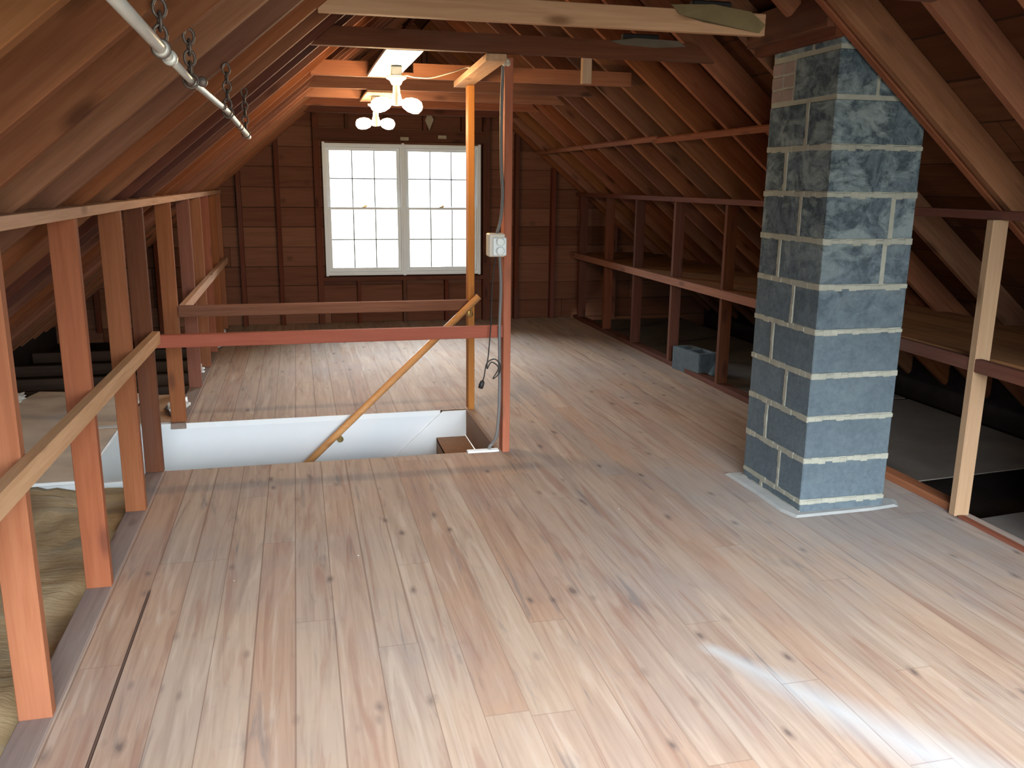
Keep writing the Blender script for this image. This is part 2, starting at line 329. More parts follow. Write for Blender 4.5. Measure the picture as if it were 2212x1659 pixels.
# ------------------------------------------------------------------ mesh helpers
def tag(o, label=None, cat=None, group=None, kind=None):
    if label: o['label'] = label
    if cat: o['category'] = cat
    if group: o['group'] = group
    if kind: o['kind'] = kind
    return o
def link(name, bm, mat, parent=None, M4=None, smooth=False):
    me = bpy.data.meshes.new(name); bmesh.ops.recalc_face_normals(bm, faces=bm.faces[:]); bm.to_mesh(me); bm.free()
    if mat is not None: me.materials.append(mat)
    if smooth:
        for p in me.polygons: p.use_smooth = True
    o = bpy.data.objects.new(name, me); C.objects.link(o)
    M4 = M4 or Matrix.Identity(4)
    if parent is not None:
        o.parent = parent
        o.matrix_local = parent.matrix_basis.inverted() @ M4 if parent.parent is None else parent.matrix_local.inverted() @ parent.parent.matrix_basis.inverted() @ M4
    else: o.matrix_world = M4
    return o
def empty(name, loc, label, cat, group=None):
    o = bpy.data.objects.new(name, None); C.objects.link(o); o.empty_display_size = 0.1
    o.matrix_world = Matrix.Translation(loc); return tag(o, label, cat, group)
def add_box(bm, lo, hi, bevel=0.0):
    r = bmesh.ops.create_cube(bm, size=1.0)['verts']
    for v in r:
        v.co = Vector((lo[i] + (v.co[i]+0.5)*(hi[i]-lo[i]) for i in range(3)))
    if bevel:
        es = list({e for v in r for e in v.link_edges})
        bmesh.ops.bevel(bm, geom=es, offset=bevel, segments=1, affect='EDGES')
def box(name, lo, hi, mat, parent=None, bevel=0.0, axis=None):
    """axis-aligned box; axis = world axis the grain (local X) follows"""
    c = [(lo[i]+hi[i])/2 for i in range(3)]; h = [abs(hi[i]-lo[i])/2 for i in range(3)]
    R = Matrix.Identity(4)
    if axis == 1: R = Matrix(((0, -1, 0, 0), (1, 0, 0, 0), (0, 0, 1, 0), (0, 0, 0, 1))); h = [h[1], h[0], h[2]]
    if axis == 2: R = Matrix(((0, 0, -1, 0), (0, 1, 0, 0), (1, 0, 0, 0), (0, 0, 0, 1))); h = [h[2], h[1], h[0]]
    bm = bmesh.new(); add_box(bm, [-x for x in h], h, bevel)
    return link(name, bm, mat, parent, Matrix.Translation(c) @ R)
def beam(name, a, b, w, h, mat, parent=None, up=(0, 0, 1), bevel=0.002):
    """bar from a to b (centre line), w across, h along 'up'"""
    a = Vector(a); b = Vector(b); x = (b-a).normalized(); u = Vector(up); y = u.cross(x).normalized(); z = x.cross(y)
    L = (b-a).length/2; bm = bmesh.new(); add_box(bm, (-L, -w/2, -h/2), (L, w/2, h/2), bevel)
    R = Matrix((x, y, z)).transposed().to_4x4()
    return link(name, bm, mat, parent, Matrix.Translation((a+b)/2) @ R)
def tube_bm(bm, pts, r, seg=10, cap=True):
    pts = [Vector(p) for p in pts]; rings = []
    prev = None
    for i, p in enumerate(pts):
        d = (pts[min(i+1, len(pts)-1)] - pts[max(i-1, 0)]).normalized()
        if prev is None:
            n = d.orthogonal().normalized()
        else:
            n = (prev - d*prev.dot(d)).normalized()
        prev = n; b = d.cross(n); rr = r[i] if isinstance(r, (list, tuple)) else r
        rings.append([bm.verts.new(p + rr*(math.cos(2*math.pi*k/seg)*n + math.sin(2*math.pi*k/seg)*b)) for k in range(seg)])
    for A, B in zip(rings, rings[1:]):
        for k in range(seg): bm.faces.new((A[k], A[(k+1) % seg], B[(k+1) % seg], B[k]))
    if cap: bm.faces.new(rings[0][::-1]); bm.faces.new(rings[-1])
def smooth_path(pts, n=8):
    P = [Vector(p) for p in pts]; out = []
    for i in range(len(P)-1):
        p0, p1, p2, p3 = P[max(i-1, 0)], P[i], P[i+1], P[min(i+2, len(P)-1)]
        for k in range(n):
            t = k/n
            out.append(0.5*((2*p1) + (p2-p0)*t + (2*p0-5*p1+4*p2-p3)*t*t + (3*p1-p0-3*p2+p3)*t**3))
    out.append(P[-1]); return out
def tube(name, pts, r, mat, parent=None, seg=10):
    bm = bmesh.new(); tube_bm(bm, pts, r, seg); return link(name, bm, mat, parent, smooth=True)
def lathe_bm(bm, prof, origin, axis=(0, 0, 1), seg=24):
    ax = Vector(axis).normalized(); n = ax.orthogonal().normalized(); b = ax.cross(n); o = Vector(origin); rings = []
    for r, z in prof:
        rings.append([bm.verts.new(o + ax*z + max(r, 1e-4)*(math.cos(2*math.pi*k/seg)*n + math.sin(2*math.pi*k/seg)*b)) for k in range(seg)])
    for A, B in zip(rings, rings[1:]):
        for k in range(seg): bm.faces.new((A[k], A[(k+1) % seg], B[(k+1) % seg], B[k]))
    bm.faces.new(rings[0][::-1]); bm.faces.new(rings[-1])
def lathe(name, prof, origin, mat, parent=None, axis=(0, 0, 1), seg=24):
    bm = bmesh.new(); lathe_bm(bm, prof, origin, axis, seg); return link(name, bm, mat, parent, smooth=True)
def struct(o): o['kind'] = 'structure'; return o

# ------------------------------------------------------------------ geometry constants
SL = 10/12.0; ANG = math.atan(SL); CS, SN = math.cos(ANG), math.sin(ANG)
XL0, XR0, ZP = -0.774, 3.068, 1.405           # where rafter undersides meet knee-wall plate height
XC = (XL0+XR0)/2                               # ridge line
XLW, XRW = -0.736, 3.03                        # room-side faces of the knee walls
RD = 0.14                                      # rafter depth
def zl(x): return ZP + SL*(x-XL0)
def zr(x): return ZP + SL*(XR0-x)
XEL, XER = -2.42, 4.715                        # eaves
ZRIDGE = zl(XC)

# ------------------------------------------------------------------ setting
X0, X1 = XLW, XRW
SY0, SY1 = 4.66, 5.62                          # stairwell
bm = bmesh.new()
T = 0.035
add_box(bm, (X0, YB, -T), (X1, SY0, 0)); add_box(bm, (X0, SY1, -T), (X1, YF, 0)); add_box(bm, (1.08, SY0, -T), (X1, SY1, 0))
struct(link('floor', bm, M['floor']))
bm = bmesh.new()                               # ceiling level below the joists, seen in the eaves
add_box(bm, (XEL, YB, -0.17), (X0, SY0, -0.14)); add_box(bm, (XEL, SY1+0.02, -0.17), (X0, YF, -0.14)); add_box(bm, (XEL, SY0, -0.17), (-1.32, SY1, -0.14))
add_box(bm, (X1, YB, -0.17), (XER, YF, -0.14))
struct(link('floor', bm, M['void']))
# roof sheathing
for side in (-1, 1):
    bm = bmesh.new()
    off = RD/CS + 0.002
    xa = XEL-0.15 if side < 0 else XER+0.15
    za = (zl(xa) if side < 0 else zr(xa)) + off; zb = ZRIDGE + off
    vs = [bm.verts.new((x, y, z+dz)) for dz in (0, 0.025) for (x, z) in ((xa, za), (XC, zb)) for y in (YB-0.1, YF+0.1)]
    for f in ((0, 1, 3, 2), (4, 6, 7, 5), (0, 4, 5, 1), (2, 3, 7, 6), (0, 2, 6, 4), (1, 5, 7, 3)): bm.faces.new([vs[i] for i in f])
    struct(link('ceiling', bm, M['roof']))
# gable walls with window holes
WX0, WX1, WZ0, WZ1 = 0.30, 1.925, 0.535, 1.87
def gable(name, y0, y1, hole):
    bm = bmesh.new(); ZT = 3.4
    hx0, hx1, hz0, hz1 = hole
    add_box(bm, (XEL-0.3, y0, -0.3), (hx0, y1, ZT)); add_box(bm, (hx1, y0, -0.3), (XER+0.3, y1, ZT))
    add_box(bm, (hx0, y0, -0.3), (hx1, y1, hz0)); add_box(bm, (hx0, y0, hz1), (hx1, y1, ZT))
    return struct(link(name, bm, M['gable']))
wf = gable('wall_back', YF, YF+0.03, (WX0, WX1, WZ0, WZ1))
NWX0, NWX1, NWZ0, NWZ1 = -0.65, 2.6, 0.4, 2.2
wn_ = gable('wall_front', YB-0.03, YB, (NWX0, NWX1, NWZ0, NWZ1))
box('wall_left', (XEL-0.04, YB, -0.3), (XEL, YF, 0.35), M['void'], axis=1)['kind'] = 'structure'
box('wall_right', (XER, YB, -0.3), (XER+0.04, YF, 0.35), M['void'], axis=1)['kind'] = 'structure'

# far gable framing: studs as parts of the wall
SF = YF-0.09
def gtop(x): return (zl(x) if x < XC else zr(x)) + 0.02
for x0, x1, z0, z1, m in ((-2.02, -1.98, -.03, None, 'dstud'), (-1.42, -1.38, -.03, None, 'dstud'), (-1.02, -0.98, -.03, None, 'dstud'), (-0.59, -0.545, 0, None, 'dstud'), (-0.205, -0.16, 0, None, 'dstud'), (0.19, 0.25, 0, None, 'dstud'),
                      (1.975, 2.05, 0, None, 'dstud'), (2.335, 2.38, 0, None, 'dstud'), (2.755, 2.80, 0, None, 'dstud'), (3.5, 3.54, -.03, None, 'dstud'),
                      (0.60, 0.64, 0, 0.46, 'dstud'), (1.09, 1.13, 0, 0.46, 'dstud'), (1.55, 1.59, 0, 0.46, 'dstud'),
                      (0.52, 0.56, 2.03, None, 'dstud'), (0.92, 0.96, 2.03, None, 'dstud'), (1.33, 1.37, 2.03, None, 'dstud'), (1.74, 1.78, 2.03, None, 'dstud')):
    box('stud', (x0, SF, z0), (x1, YF, z1 if z1 else gtop((x0+x1)/2)), M[m], wf, 0.002, 2)
box('header', (0.19, SF-0.003, 1.91), (2.05, YF, 2.03), M['dstud'], wf, 0.002, 0)
box('sill_plate', (0.25, SF-0.003, 0.46), (1.975, YF, 0.505), M['dstud'], wf, 0.002, 0)

# windows (double unit): frame, sashes, panes, muntins
def window(name, x0, x1, z0, z1, yin, yout):
    root = bpy.data.objects.new(name, None); C.objects.link(root); root.matrix_world = Matrix.Translation(((x0+x1)/2, yin, z0)); struct(root)
    s = 1 if yout > yin else -1
    F = 0.028
    def B(bm, a, b, c, d, e, f): add_box(bm, (a, min(b*s+yin, e*s+yin), c), (d, max(b*s+yin, e*s+yin), f), 0.002)
    xm = (x0+x1)/2
    bm = bmesh.new(); D = abs(yout-yin)
    B(bm, x0, 0, z0, x0+F, D, z1); B(bm, x1-F, 0, z0, x1, D, z1); B(bm, x0+F, 0, z1-F, x1-F, D, z1); B(bm, x0+F, 0, z0, x1-F, D, z0+F)
    B(bm, xm-0.03, 0, z0+F, xm+0.03, D, z1-F)
    # stop beads standing proud, with small blocks at the corners
    for xx in (x0-0.012, xm-0.014, x1-0.016): B(bm, xx, -0.02, z0-0.015, xx+0.028, 0.0, z1+0.02)
    B(bm, x0-0.012, -0.012, z1-0.01, x1+0.012, 0.0, z1+0.008); B(bm, x0-0.012, -0.012, z0-0.008, x1+0.012, 0.0, z0+0.01)
    link('window_frame', bm, M['frame'], root)
    zm = (z0+z1)/2 + 0.02
    for (a, b) in ((x0+F, xm-0.03), (xm+0.03, x1-F)):
        for (c, d, dep, nm) in ((z0+F, zm+0.012, 0.045, 'sash'), (zm-0.012, z1-F, 0.08, 'sash')):
            r = 0.034; bm = bmesh.new(); y0_, y1_ = dep-0.015, dep+0.015
            B(bm, a, y0_, c, a+r, y1_, d); B(bm, b-r, y0_, c, b, y1_, d)
            B(bm, a+r, y0_, d-(0.024 if dep < 0.06 else r), b-r, y1_, d); B(bm, a+r, y0_, c, b-r, y1_, c+(0.024 if dep > 0.06 else r+0.008))
            sh = link(nm, bm, M['frame'], root)
            bm = bmesh.new()
            B(bm, a+r-0.003, dep-0.002, c+0.02, b-r+0.003, dep+0.002, d-0.02); link('pane', bm, M['glass'], sh)
            bm = bmesh.new()
            for k in (1, 2):
                xk = a+r + (b-a-2*r)*k/3; B(bm, xk-0.006, dep-0.006, c+0.024, xk+0.006, dep-0.003, d-0.024)
            zk = (c+d)/2; B(bm, a+r, dep-0.006, zk-0.006, b-r, dep-0.003, zk+0.006)
            link('muntin', bm, M['muntin'], sh)
        xk = (a+b)/2; bm = bmesh.new(); B(bm, xk-0.025, 0.012, zm+0.012, xk+0.02, 0.04, zm+0.022); B(bm, xk-0.005, 0.012, zm+0.02, xk+0.028, 0.03, zm+0.034)
        link('sash_lock', bm, M['brass'], root)
    return root
window('window_1', WX0-0.01, WX1+0.007, WZ0-0.005, WZ1+0.005, SF, YF+0.04)
window('window_2', NWX0, NWX1, NWZ0, NWZ1, YB+0.02, YB-0.09)

# small bleached marks on the gable above the window
bm = bmesh.new()
for (x, z, a, b) in ((1.395, 2.13, 0.045, 0.10),):
    v = [bm.verts.new((x+dx, SF-0.004 + dy, z+dz)) for dy in (0, 0.012) for dx, dz in ((0, b), (a, 0.01), (0, -b), (-a, 0))]
    for f in ((0, 1, 2, 3), (7, 6, 5, 4), (0, 4, 5, 1), (1, 5, 6, 2), (2, 6, 7, 3), (3, 7, 4, 0)): bm.faces.new([v[i] for i in f])
tag(link('hanging_plaque', bm, M['pale_patch']), 'pale diamond-shaped plaque on the gable wall above the right-hand sash', 'plaque')
for i, (x, z) in enumerate(((1.13, 1.94), (1.53, 1.965))):
    bm = bmesh.new(); add_box(bm, (x-0.045, SF-0.012, z-0.018), (x+0.045, SF-0.003, z+0.018), 0.004)
    tag(link('patch_block', bm, M['pale_patch']), ('small pale block on the header above the window mullion', 'small pale block on the header right of the window mullion')[i], 'block')

# ------------------------------------------------------------------ rafters, ridge, ties
tag(beam('ridge_board', (XC, YB, ZRIDGE+0.07), (XC, YF, ZRIDGE+0.07), 0.035, 0.17, M['dstud']), 'dark ridge board along the peak of the roof, above every collar tie', 'ridge board')
def rafter(side, y, label, group, m='rafter', x_from=None, x_to=None, wd=0.04):
    if side < 0: xa, xb = (x_from if x_from is not None else XEL+0.02), (x_to if x_to is not None else XC-0.10)
    else: xa, xb = (x_from if x_from is not None else XER-0.02), (x_to if x_to is not None else XC+0.10)
    zf = zl if side < 0 else zr
    n = Vector((-SN, 0, CS)) if side < 0 else Vector((SN, 0, CS))
    a = Vector((xa, y+wd/2, zf(xa))) + n*RD/2; b = Vector((xb, y+wd/2, zf(xb))) + n*RD/2
    o = beam('rafter', a, b, wd, RD, M[m], up=n)
    return tag(o, label, 'rafter', group)
LR = [1.15, 1.555, 1.96, 2.345, 2.745, 3.195, 3.59, 4.03, 4.44, 4.79, 5.22, 5.67, 6.06, 6.41, 6.78, 7.14, 7.53, 7.92, 8.30, 8.69, 9.08, 9.36]
lab_l = {1.555: 'left-slope rafter cutting the top left corner of the photo, golden brown', 1.96: 'left-slope rafter second from the top left corner, reaching the first rod chain',
 2.345: 'left-slope rafter third from the top left corner, carrying the longest rod chain', 2.745: 'left-slope rafter just behind the longest rod chain, grey-stained',
 3.195: 'left-slope rafter carrying the short chain near the far rod end', 3.59: 'left-slope rafter that carries the collar tie nearest the camera',
 4.03: 'pale grey left-slope rafter between the two nearest collar ties', 4.44: 'dark left-slope rafter that carries the second nearest collar tie',
 4.79: 'thin-looking dark left-slope rafter right behind the second collar tie', 5.22: 'left-slope rafter lit orange by the ceiling bulbs',
 5.67: 'left-slope rafter joined to the notched orange-lit collar tie', 1.15: 'left-slope rafter just outside the top left corner of the photo',
 6.06: 'narrow left-slope rafter just behind the notched collar tie', 6.41: 'left-slope rafter carrying the collar tie directly behind the notched one',
 6.78: 'narrow left-slope rafter just before the third collar tie from the gable', 7.14: 'left-slope rafter carrying the third collar tie from the gable',
 7.53: 'narrow left-slope rafter between the third and second collar ties from the gable', 7.92: 'left-slope rafter carrying the second collar tie from the gable',
 8.30: 'narrow left-slope rafter between the last two collar ties', 8.69: 'left-slope rafter carrying the farthest collar tie', 9.08: 'last but one left-slope rafter, behind the farthest collar tie'}
pale_l = {4.03}
for y in LR:
    if y in lab_l: l, g = lab_l[y], 'rafters of the left roof slope'
    elif y < 9.2: l, g = 'narrow reddish left-slope rafter in the close-packed far rows beyond the bulbs', 'far rafters of the left roof slope'
    else: l, g = 'left-slope rafter tight against the far gable wall', 'rafters of the left roof slope'
    rafter(-1, y, l, g, 'rafter' if y not in (4.44, 4.79) else 'dstud')
RR = [1.65, 2.06, 2.46, 2.83, 3.272, 3.335, 4.05, 4.59, 4.99, 5.41, 5.82, 6.22, 6.63, 7.02, 7.45, 7.88, 8.28, 8.69, 9.10, 9.36]
lab_r = {2.46: 'right-slope rafter in the top right corner of the photo', 2.83: 'brown right-slope rafter next nearest the camera before the chimney pair', 3.272: 'front one of the doubled rafters crossing before the chimney, golden brown',
 3.335: 'rear one of the doubled rafters touching the chimney face', 4.05: 'right-slope rafter just behind the chimney', 4.59: 'pale wide-looking right-slope rafter first clear of the chimney',
 4.99: 'right-slope rafter second clear of the chimney, golden edge', 5.41: 'right-slope rafter third clear of the chimney', 5.82: 'right-slope rafter fourth clear of the chimney', 6.22: 'dark right-slope rafter below the small hanging wood block', 1.65: 'right-slope rafter beyond the top right corner, nearest the camera', 2.06: 'right-slope rafter beyond the top right corner, second from the camera',
 6.63: 'dim right-slope rafter crossing the overlap of the two nearer nailed strips', 7.02: 'dim right-slope rafter right after the overlap of the nailed strips', 7.45: 'pale-edged right-slope rafter at the middle nailed strip',
 7.88: 'pale-edged right-slope rafter at the gap between the nailed strips', 8.28: 'dim right-slope rafter at the near end of the farthest nailed strip', 8.69: 'dim right-slope rafter in the middle of the farthest nailed strip', 9.10: 'last but one right-slope rafter before the gable wall'}
for y in RR:
    if y in lab_r: l, g = lab_r[y], 'rafters of the right roof slope'
    elif y < 9.2: l, g = 'dim narrow right-slope rafter in the far rows above the nailed strip', 'far rafters of the right roof slope'
    else: l, g = 'right-slope rafter tight against the far gable wall', 'rafters of the right roof slope'
    rafter(1, y, l, g)
# header and cripple rafter round the chimney
XH = 2.03
def hdr(x, label):
    return tag(box('roof_header', (x-0.021, 3.378, zr(x+0.021)), (x+0.021, 4.048, zr(x+0.021)+0.145), M['dstud'], None, 0.002, 1), label, 'roof header', 'doubled header over the chimney')
hdr(2.208, 'dark header board right against the chimney top between the rafters'); hdr(2.164, 'dark header board one step upslope of the one touching the chimney')
rafter(1, 3.59, 'short cripple rafter ending at the header above the chimney', 'rafters of the right roof slope', x_from=2.10)

def tie(y, xa, xb, m, label, h=0.089, z=2.133, wd=0.04):
    return tag(box('collar_tie', (xa, y, z), (xb, y+wd, z+h), M[m], None, 0.002, 0), label, 'collar tie', 'collar ties across the attic')
xtl = lambda z: XL0 + (z-ZP)/SL
def tie_full(y, m, label):
    # clipped ends follow the roof slope, like the real ties nailed to the rafters
    bm = bmesh.new(); z0, z1 = 2.133, 2.222; a0, a1 = xtl(z0)+0.0, xtl(z1)+0.0; b0, b1 = 2*XC-a0, 2*XC-a1
    cx = (a0+b0)/2; pts = ((a0, z0), (b0, z0), (b1, z1), (a1, z1))
    vs = [bm.verts.new((x-cx, yy, z-2.18)) for yy in (-0.02, 0.02) for x, z in pts]
    for f in ((3, 2, 1, 0), (4, 5, 6, 7), (0, 1, 5, 4), (1, 2, 6, 5), (2, 3, 7, 6), (3, 0, 4, 7)): bm.faces.new([vs[i] for i in f])
    o = link('collar_tie', bm, M[m], None, Matrix.Translation((cx, y+0.02, 2.18)))
    return tag(o, label, 'collar tie', 'collar ties across the attic')
tie(3.632, 0.112, 2.005, 'pale', 'pale weathered collar tie nearest the camera, along the top of the photo')
tie_full(2.787, 'dstud', 'collar tie overhead just above the frame of the photo')
tie_full(2.02, 'dstud', 'collar tie overhead above the hanging closet rod')
tie_full(4.482, 'dstud', 'brown collar tie second from the camera, above the stair posts')
# notched tie behind the bulbs
bm = bmesh.new()
add_box(bm, (-0.98, -0.02, -0.045), (-0.63, 0.02, 0.045)); add_box(bm, (-0.63, -0.02, -0.045), (-0.35, 0.02, -0.012)); add_box(bm, (-0.35, -0.02, -0.045), (1.10, 0.02, 0.045))
tag(link('collar_tie', bm, M['stud'], None, Matrix.Translation((1.10, 5.735, 2.178))), 'orange-lit collar tie with a notch cut beside the bulb board', 'collar tie', 'collar ties across the attic')
for y, m, l in ((6.455, 'rafter', 'collar tie directly behind the notched one'), (7.185, 'rafter', 'collar tie third from the gable wall, behind the bulbs'),
             (7.965, 'rafter', 'collar tie second from the gable wall'), (8.735, 'dstud', 'farthest collar tie, just in front of the gable wall')):
    tie_full(y, m, l)

# strip nailed under the right rafters, in three lengths
for (ya, yb, dx, l) in ((3.99, 6.15, 0.0, 'wood strip nailed along the right rafters, length nearest the chimney'),
                        (6.05, 7.75, 0.035, 'pale wood strip along the right rafters, middle length'),
                        (7.80, 9.40, 0.03, 'thin wood strip along the right rafters, farthest length')):
    x = 2.565-dx*0.4
    tag(beam('nailed_strip', (x, ya, zr(x)-0.012), (x, yb, zr(x)-0.012), 0.042, 0.02, M['stud'], up=(SN, 0, CS)), l, 'wood strip', 'strips nailed along the right rafters')

# ------------------------------------------------------------------ knee walls
kl = empty('knee_wall', (XLW-0.045, 5.4, 0), 'left knee wall of bare reddish studs under a pale top plate', 'stud wall')
beam('top_plate', (XLW-0.045, -1.7, 1.385), (XLW-0.045, SF, 1.385), 0.090, 0.038, M['pale'], kl)['label'] = 'pale top plate'
beam('bottom_plate', (XLW-0.045, -1.7, -0.013), (XLW-0.045, 4.66, -0.013), 0.090, 0.038, M['grayplate'], kl)['label'] = 'grey worn bottom plate'
beam('bottom_plate', (XLW-0.045, 5.60, -0.013), (XLW-0.045, SF, -0.013), 0.090, 0.038, M['grayplate'], kl)['label'] = 'grey worn bottom plate'
for y, m in ((-1.7, 'stud'), (-0.9, 'stud'), (-0.02, 'stud'), (0.80, 'stud'), (1.62, 'stud'), (2.43, 'stud'), (3.27, 'stud'), (4.065, 'stud'), (4.63, 'dstud'), (5.63, 'stud'), (6.6, 'stud'), (7.35, 'stud'), (8.0, 'stud'), (8.7, 'stud'), (9.28, 'stud')):
    o = box('stud', (XLW-0.089, y, 0.006), (XLW, y+0.04, 1.366), M[m], kl, 0.002, 2)
    if m == 'dstud': o['label'] = 'dark purplish stud at the stair corner'
kr = empty('knee_wall', (XRW+0.045, 5.4, 0), 'right knee wall of bare studs with a long shelf through it', 'stud wall')
def xk(y): return XRW if y > 4.5 else XRW - 0.03*(4.5-y)
beam('top_plate', (xk(2)+0.02, 1.0, 1.385), (XRW+0.024, SF, 1.385), 0.045, 0.040, M['dstud'], kr)
beam('bottom_plate', (XRW+0.045, 3.99, 0.019), (XRW+0.045, SF, 0.019), 0.090, 0.038, M['dstud'], kr)
beam('bottom_plate', (2.995, 3.27, 0.019), (2.995, 3.97, 0.019), 0.075, 0.038, M['stud'], kr)
beam('bottom_plate', (2.93, 2.2, 0.004), (2.955, 3.2, 0.004), 0.035, 0.012, M['stud'], kr)['label'] = 'thin reddish strip at the floor edge'
for y in (1.6, 2.42, 4.18, 5.02, 5.84, 6.74, 7.60, 8.40, 9.24):
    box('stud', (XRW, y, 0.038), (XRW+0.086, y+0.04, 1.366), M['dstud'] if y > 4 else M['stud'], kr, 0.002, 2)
box('stud', (2.932, 3.215, 0.0), (3.012, 3.256, 1.366), M['scuffed'], kr, 0.003, 2)['label'] = 'pale amber stud, the nearest one, with bright scuffs'
sh = empty('wall_shelf', (3.4, 5.5, 0.70), 'long deep wooden shelf running through the right knee wall', 'shelf')
box('shelf_board', (XRW+0.005, 1.2, 0.722), (3.93, 9.38, 0.745), M['shelf'], sh)
box('front_edge', (XRW-0.04, 4.21, 0.690), (XRW, 9.62-0.14, 0.752), M['stud'], sh, 0.002, 1)
beam('front_edge', (2.928, 2.65, 0.722), (2.99, 4.2, 0.722), 0.035, 0.06, M['dstud'], sh)

# ------------------------------------------------------------------ stairwell
def sbox(name, lo, hi, m): return struct(box(name, lo, hi, M[m]))
sbox('wall_stair_back', (-1.34, SY1, -2.3), (1.10, SY1+0.02, -0.002), 'drywall')
sbox('wall_stair_front', (-1.34, SY0-0.02, -2.3), (1.10, SY0, -0.036), 'drywall')
sbox('wall_stair_left', (-1.34, SY0-0.02, -2.3), (-1.32, SY1, -0.02), 'drywall')
# unseen boarding added to the right knee wall to shade the eave behind
struct(box('wall_right', (XRW-0.02, YB, 0.0), (XRW-0.005, 2.62, 1.40), M['roof'], None, 0, 1))
struct(box('trim_1', (0.885, SY0-0.03, 0.0), (1.068, SY0+0.012, 0.012), M['white'], None, 0.003))
struct(box('trim_2', (-1.32, SY1-0.015, -0.014), (-0.80, SY1+0.03, 0.004), M['white'], None, 0.002))
sbox('trim_3', (X0, SY1-0.002, -0.035), (0.885, SY1+0.004, -0.0005), 'white')
st = empty('staircase', (1.08, 5.14, -0.2), 'brown staircase dropping to the left below the floor opening', 'stairs')
x, z = 1.08, 0.0
for k in range(9):
    z2 = z-0.187
    box('riser', (x-0.02, SY0+0.002, z2), (x-0.0005, SY1-0.001, z-0.001), M['stair'], st)
    box('tread', (x-0.225, SY0+0.002, z2-0.02), (x-0.021, SY1-0.001, z2), M['stair'], st, 0.004)
    x -= 0.205; z = z2
# slanted skirt board on the far stair wall
bm = bmesh.new()
pts = ((1.075, -0.006), (0.90, -0.006), (-0.98, -1.73), (-0.98, -2.1), (1.075, -0.35))
vs = [bm.verts.new((x_, y_, z_)) for y_ in (SY1-0.014, SY1) for x_, z_ in pts]; N = len(pts)
bm.faces.new(vs[:N]); bm.faces.new(vs[N:][::-1])
for i in range(N): bm.faces.new((vs[i], vs[(i+1) % N], vs[N+(i+1) % N], vs[N+i]))
tag(link('skirt_board', bm, M['white']), 'white slanted skirt board on the far wall of the stairwell', 'skirt board')
# handrail with brackets
hr = empty('handrail', (1.10, 5.54, 0.75), 'amber round wooden handrail slanting down into the stairwell', 'handrail')
da = Vector((1.135, 5.545, 0.775)); db = Vector((-0.65, 5.545, -0.90))
tube('rail', [da, da.lerp(db, 0.5), db], 0.023, M['rail'], hr, 16)
for bx, bz, yb in ((1.085, 0.66, 5.60), (0.215, -0.155, SY1-0.001)):
    bm = bmesh.new()
    rz = da.z + (bx-da.x)*(db.z-da.z)/(db.x-da.x)
    lathe_bm(bm, [(0.022, 0), (0.022, 0.006), (0.008, 0.01)], (bx, yb, rz-0.075), (0, -1, 0), 14)
    tube_bm(bm, smooth_path([(bx, yb, rz-0.075), (bx, 5.56, rz-0.07), (bx, 5.545, rz-0.03)]), 0.007, 8)
    link('bracket', bm, M['brass'], hr, smooth=True)

# posts, guard rails
tag(box('stair_post', (1.083, 4.615, 0.0), (1.125, 4.70, 2.132), M['red'], None, 0.003, 2), 'tall reddish post at the near right corner of the stairwell, holding the outlet box', 'post')
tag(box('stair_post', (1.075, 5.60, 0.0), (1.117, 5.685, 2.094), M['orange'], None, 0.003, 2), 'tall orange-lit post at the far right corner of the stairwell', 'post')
tag(box('guard_rail', (XLW+0.005, 4.625, 0.664), (1.083, 4.665, 0.730), M['red'], None, 0.003, 0), 'reddish guard rail across the near side of the stairwell', 'railing')
tag(box('guard_rail', (XLW+0.005, 5.60, 0.678), (1.075, 5.64, 0.746), M['rafter'], None, 0.003, 0), 'brown guard rail across the far side of the stairwell', 'railing')
tag(beam('side_rail', (-0.716, 0.4, 0.775), (-0.716, 4.62, 0.722), 0.038, 0.062, M['pale']), 'long pale side rail nailed to the left studs, nearest the camera', 'railing')
tag(beam('side_rail', (-0.716, 5.70, 0.712), (-0.716, 9.25, 0.712), 0.038, 0.060, M['pale']), 'short pale side rail on the left studs beyond the stairwell', 'railing')
tag(beam('overhead_board', (1.006, 4.49, 2.113), (1.068, 5.78, 2.113), 0.105, 0.036, M['pale']), 'board joining the tops of the two stair posts', 'board')
tag(box('hanging_block', (1.472, 4.523, 2.008), (1.522, 4.56, 2.20), M['pale'], None, 0.002, 2), 'small pale wood block hanging behind the second collar tie', 'wood block')
bm = bmesh.new()
for _ in range(5):
    cx = 1.09+rnd.uniform(-.02, .02); bmesh.ops.create_icosphere(bm, subdivisions=1, radius=0.014, matrix=Matrix.Translation((cx, 4.60+rnd.uniform(-.02, .012), 2.108+rnd.uniform(-.012, .012))) @ Matrix.Rotation(rnd.random()*3, 4, 'X'))
tag(link('staple_tangle', bm, M['cordw']), 'small pale cable clamp knot at the top of the near stair post', 'cable clamp')

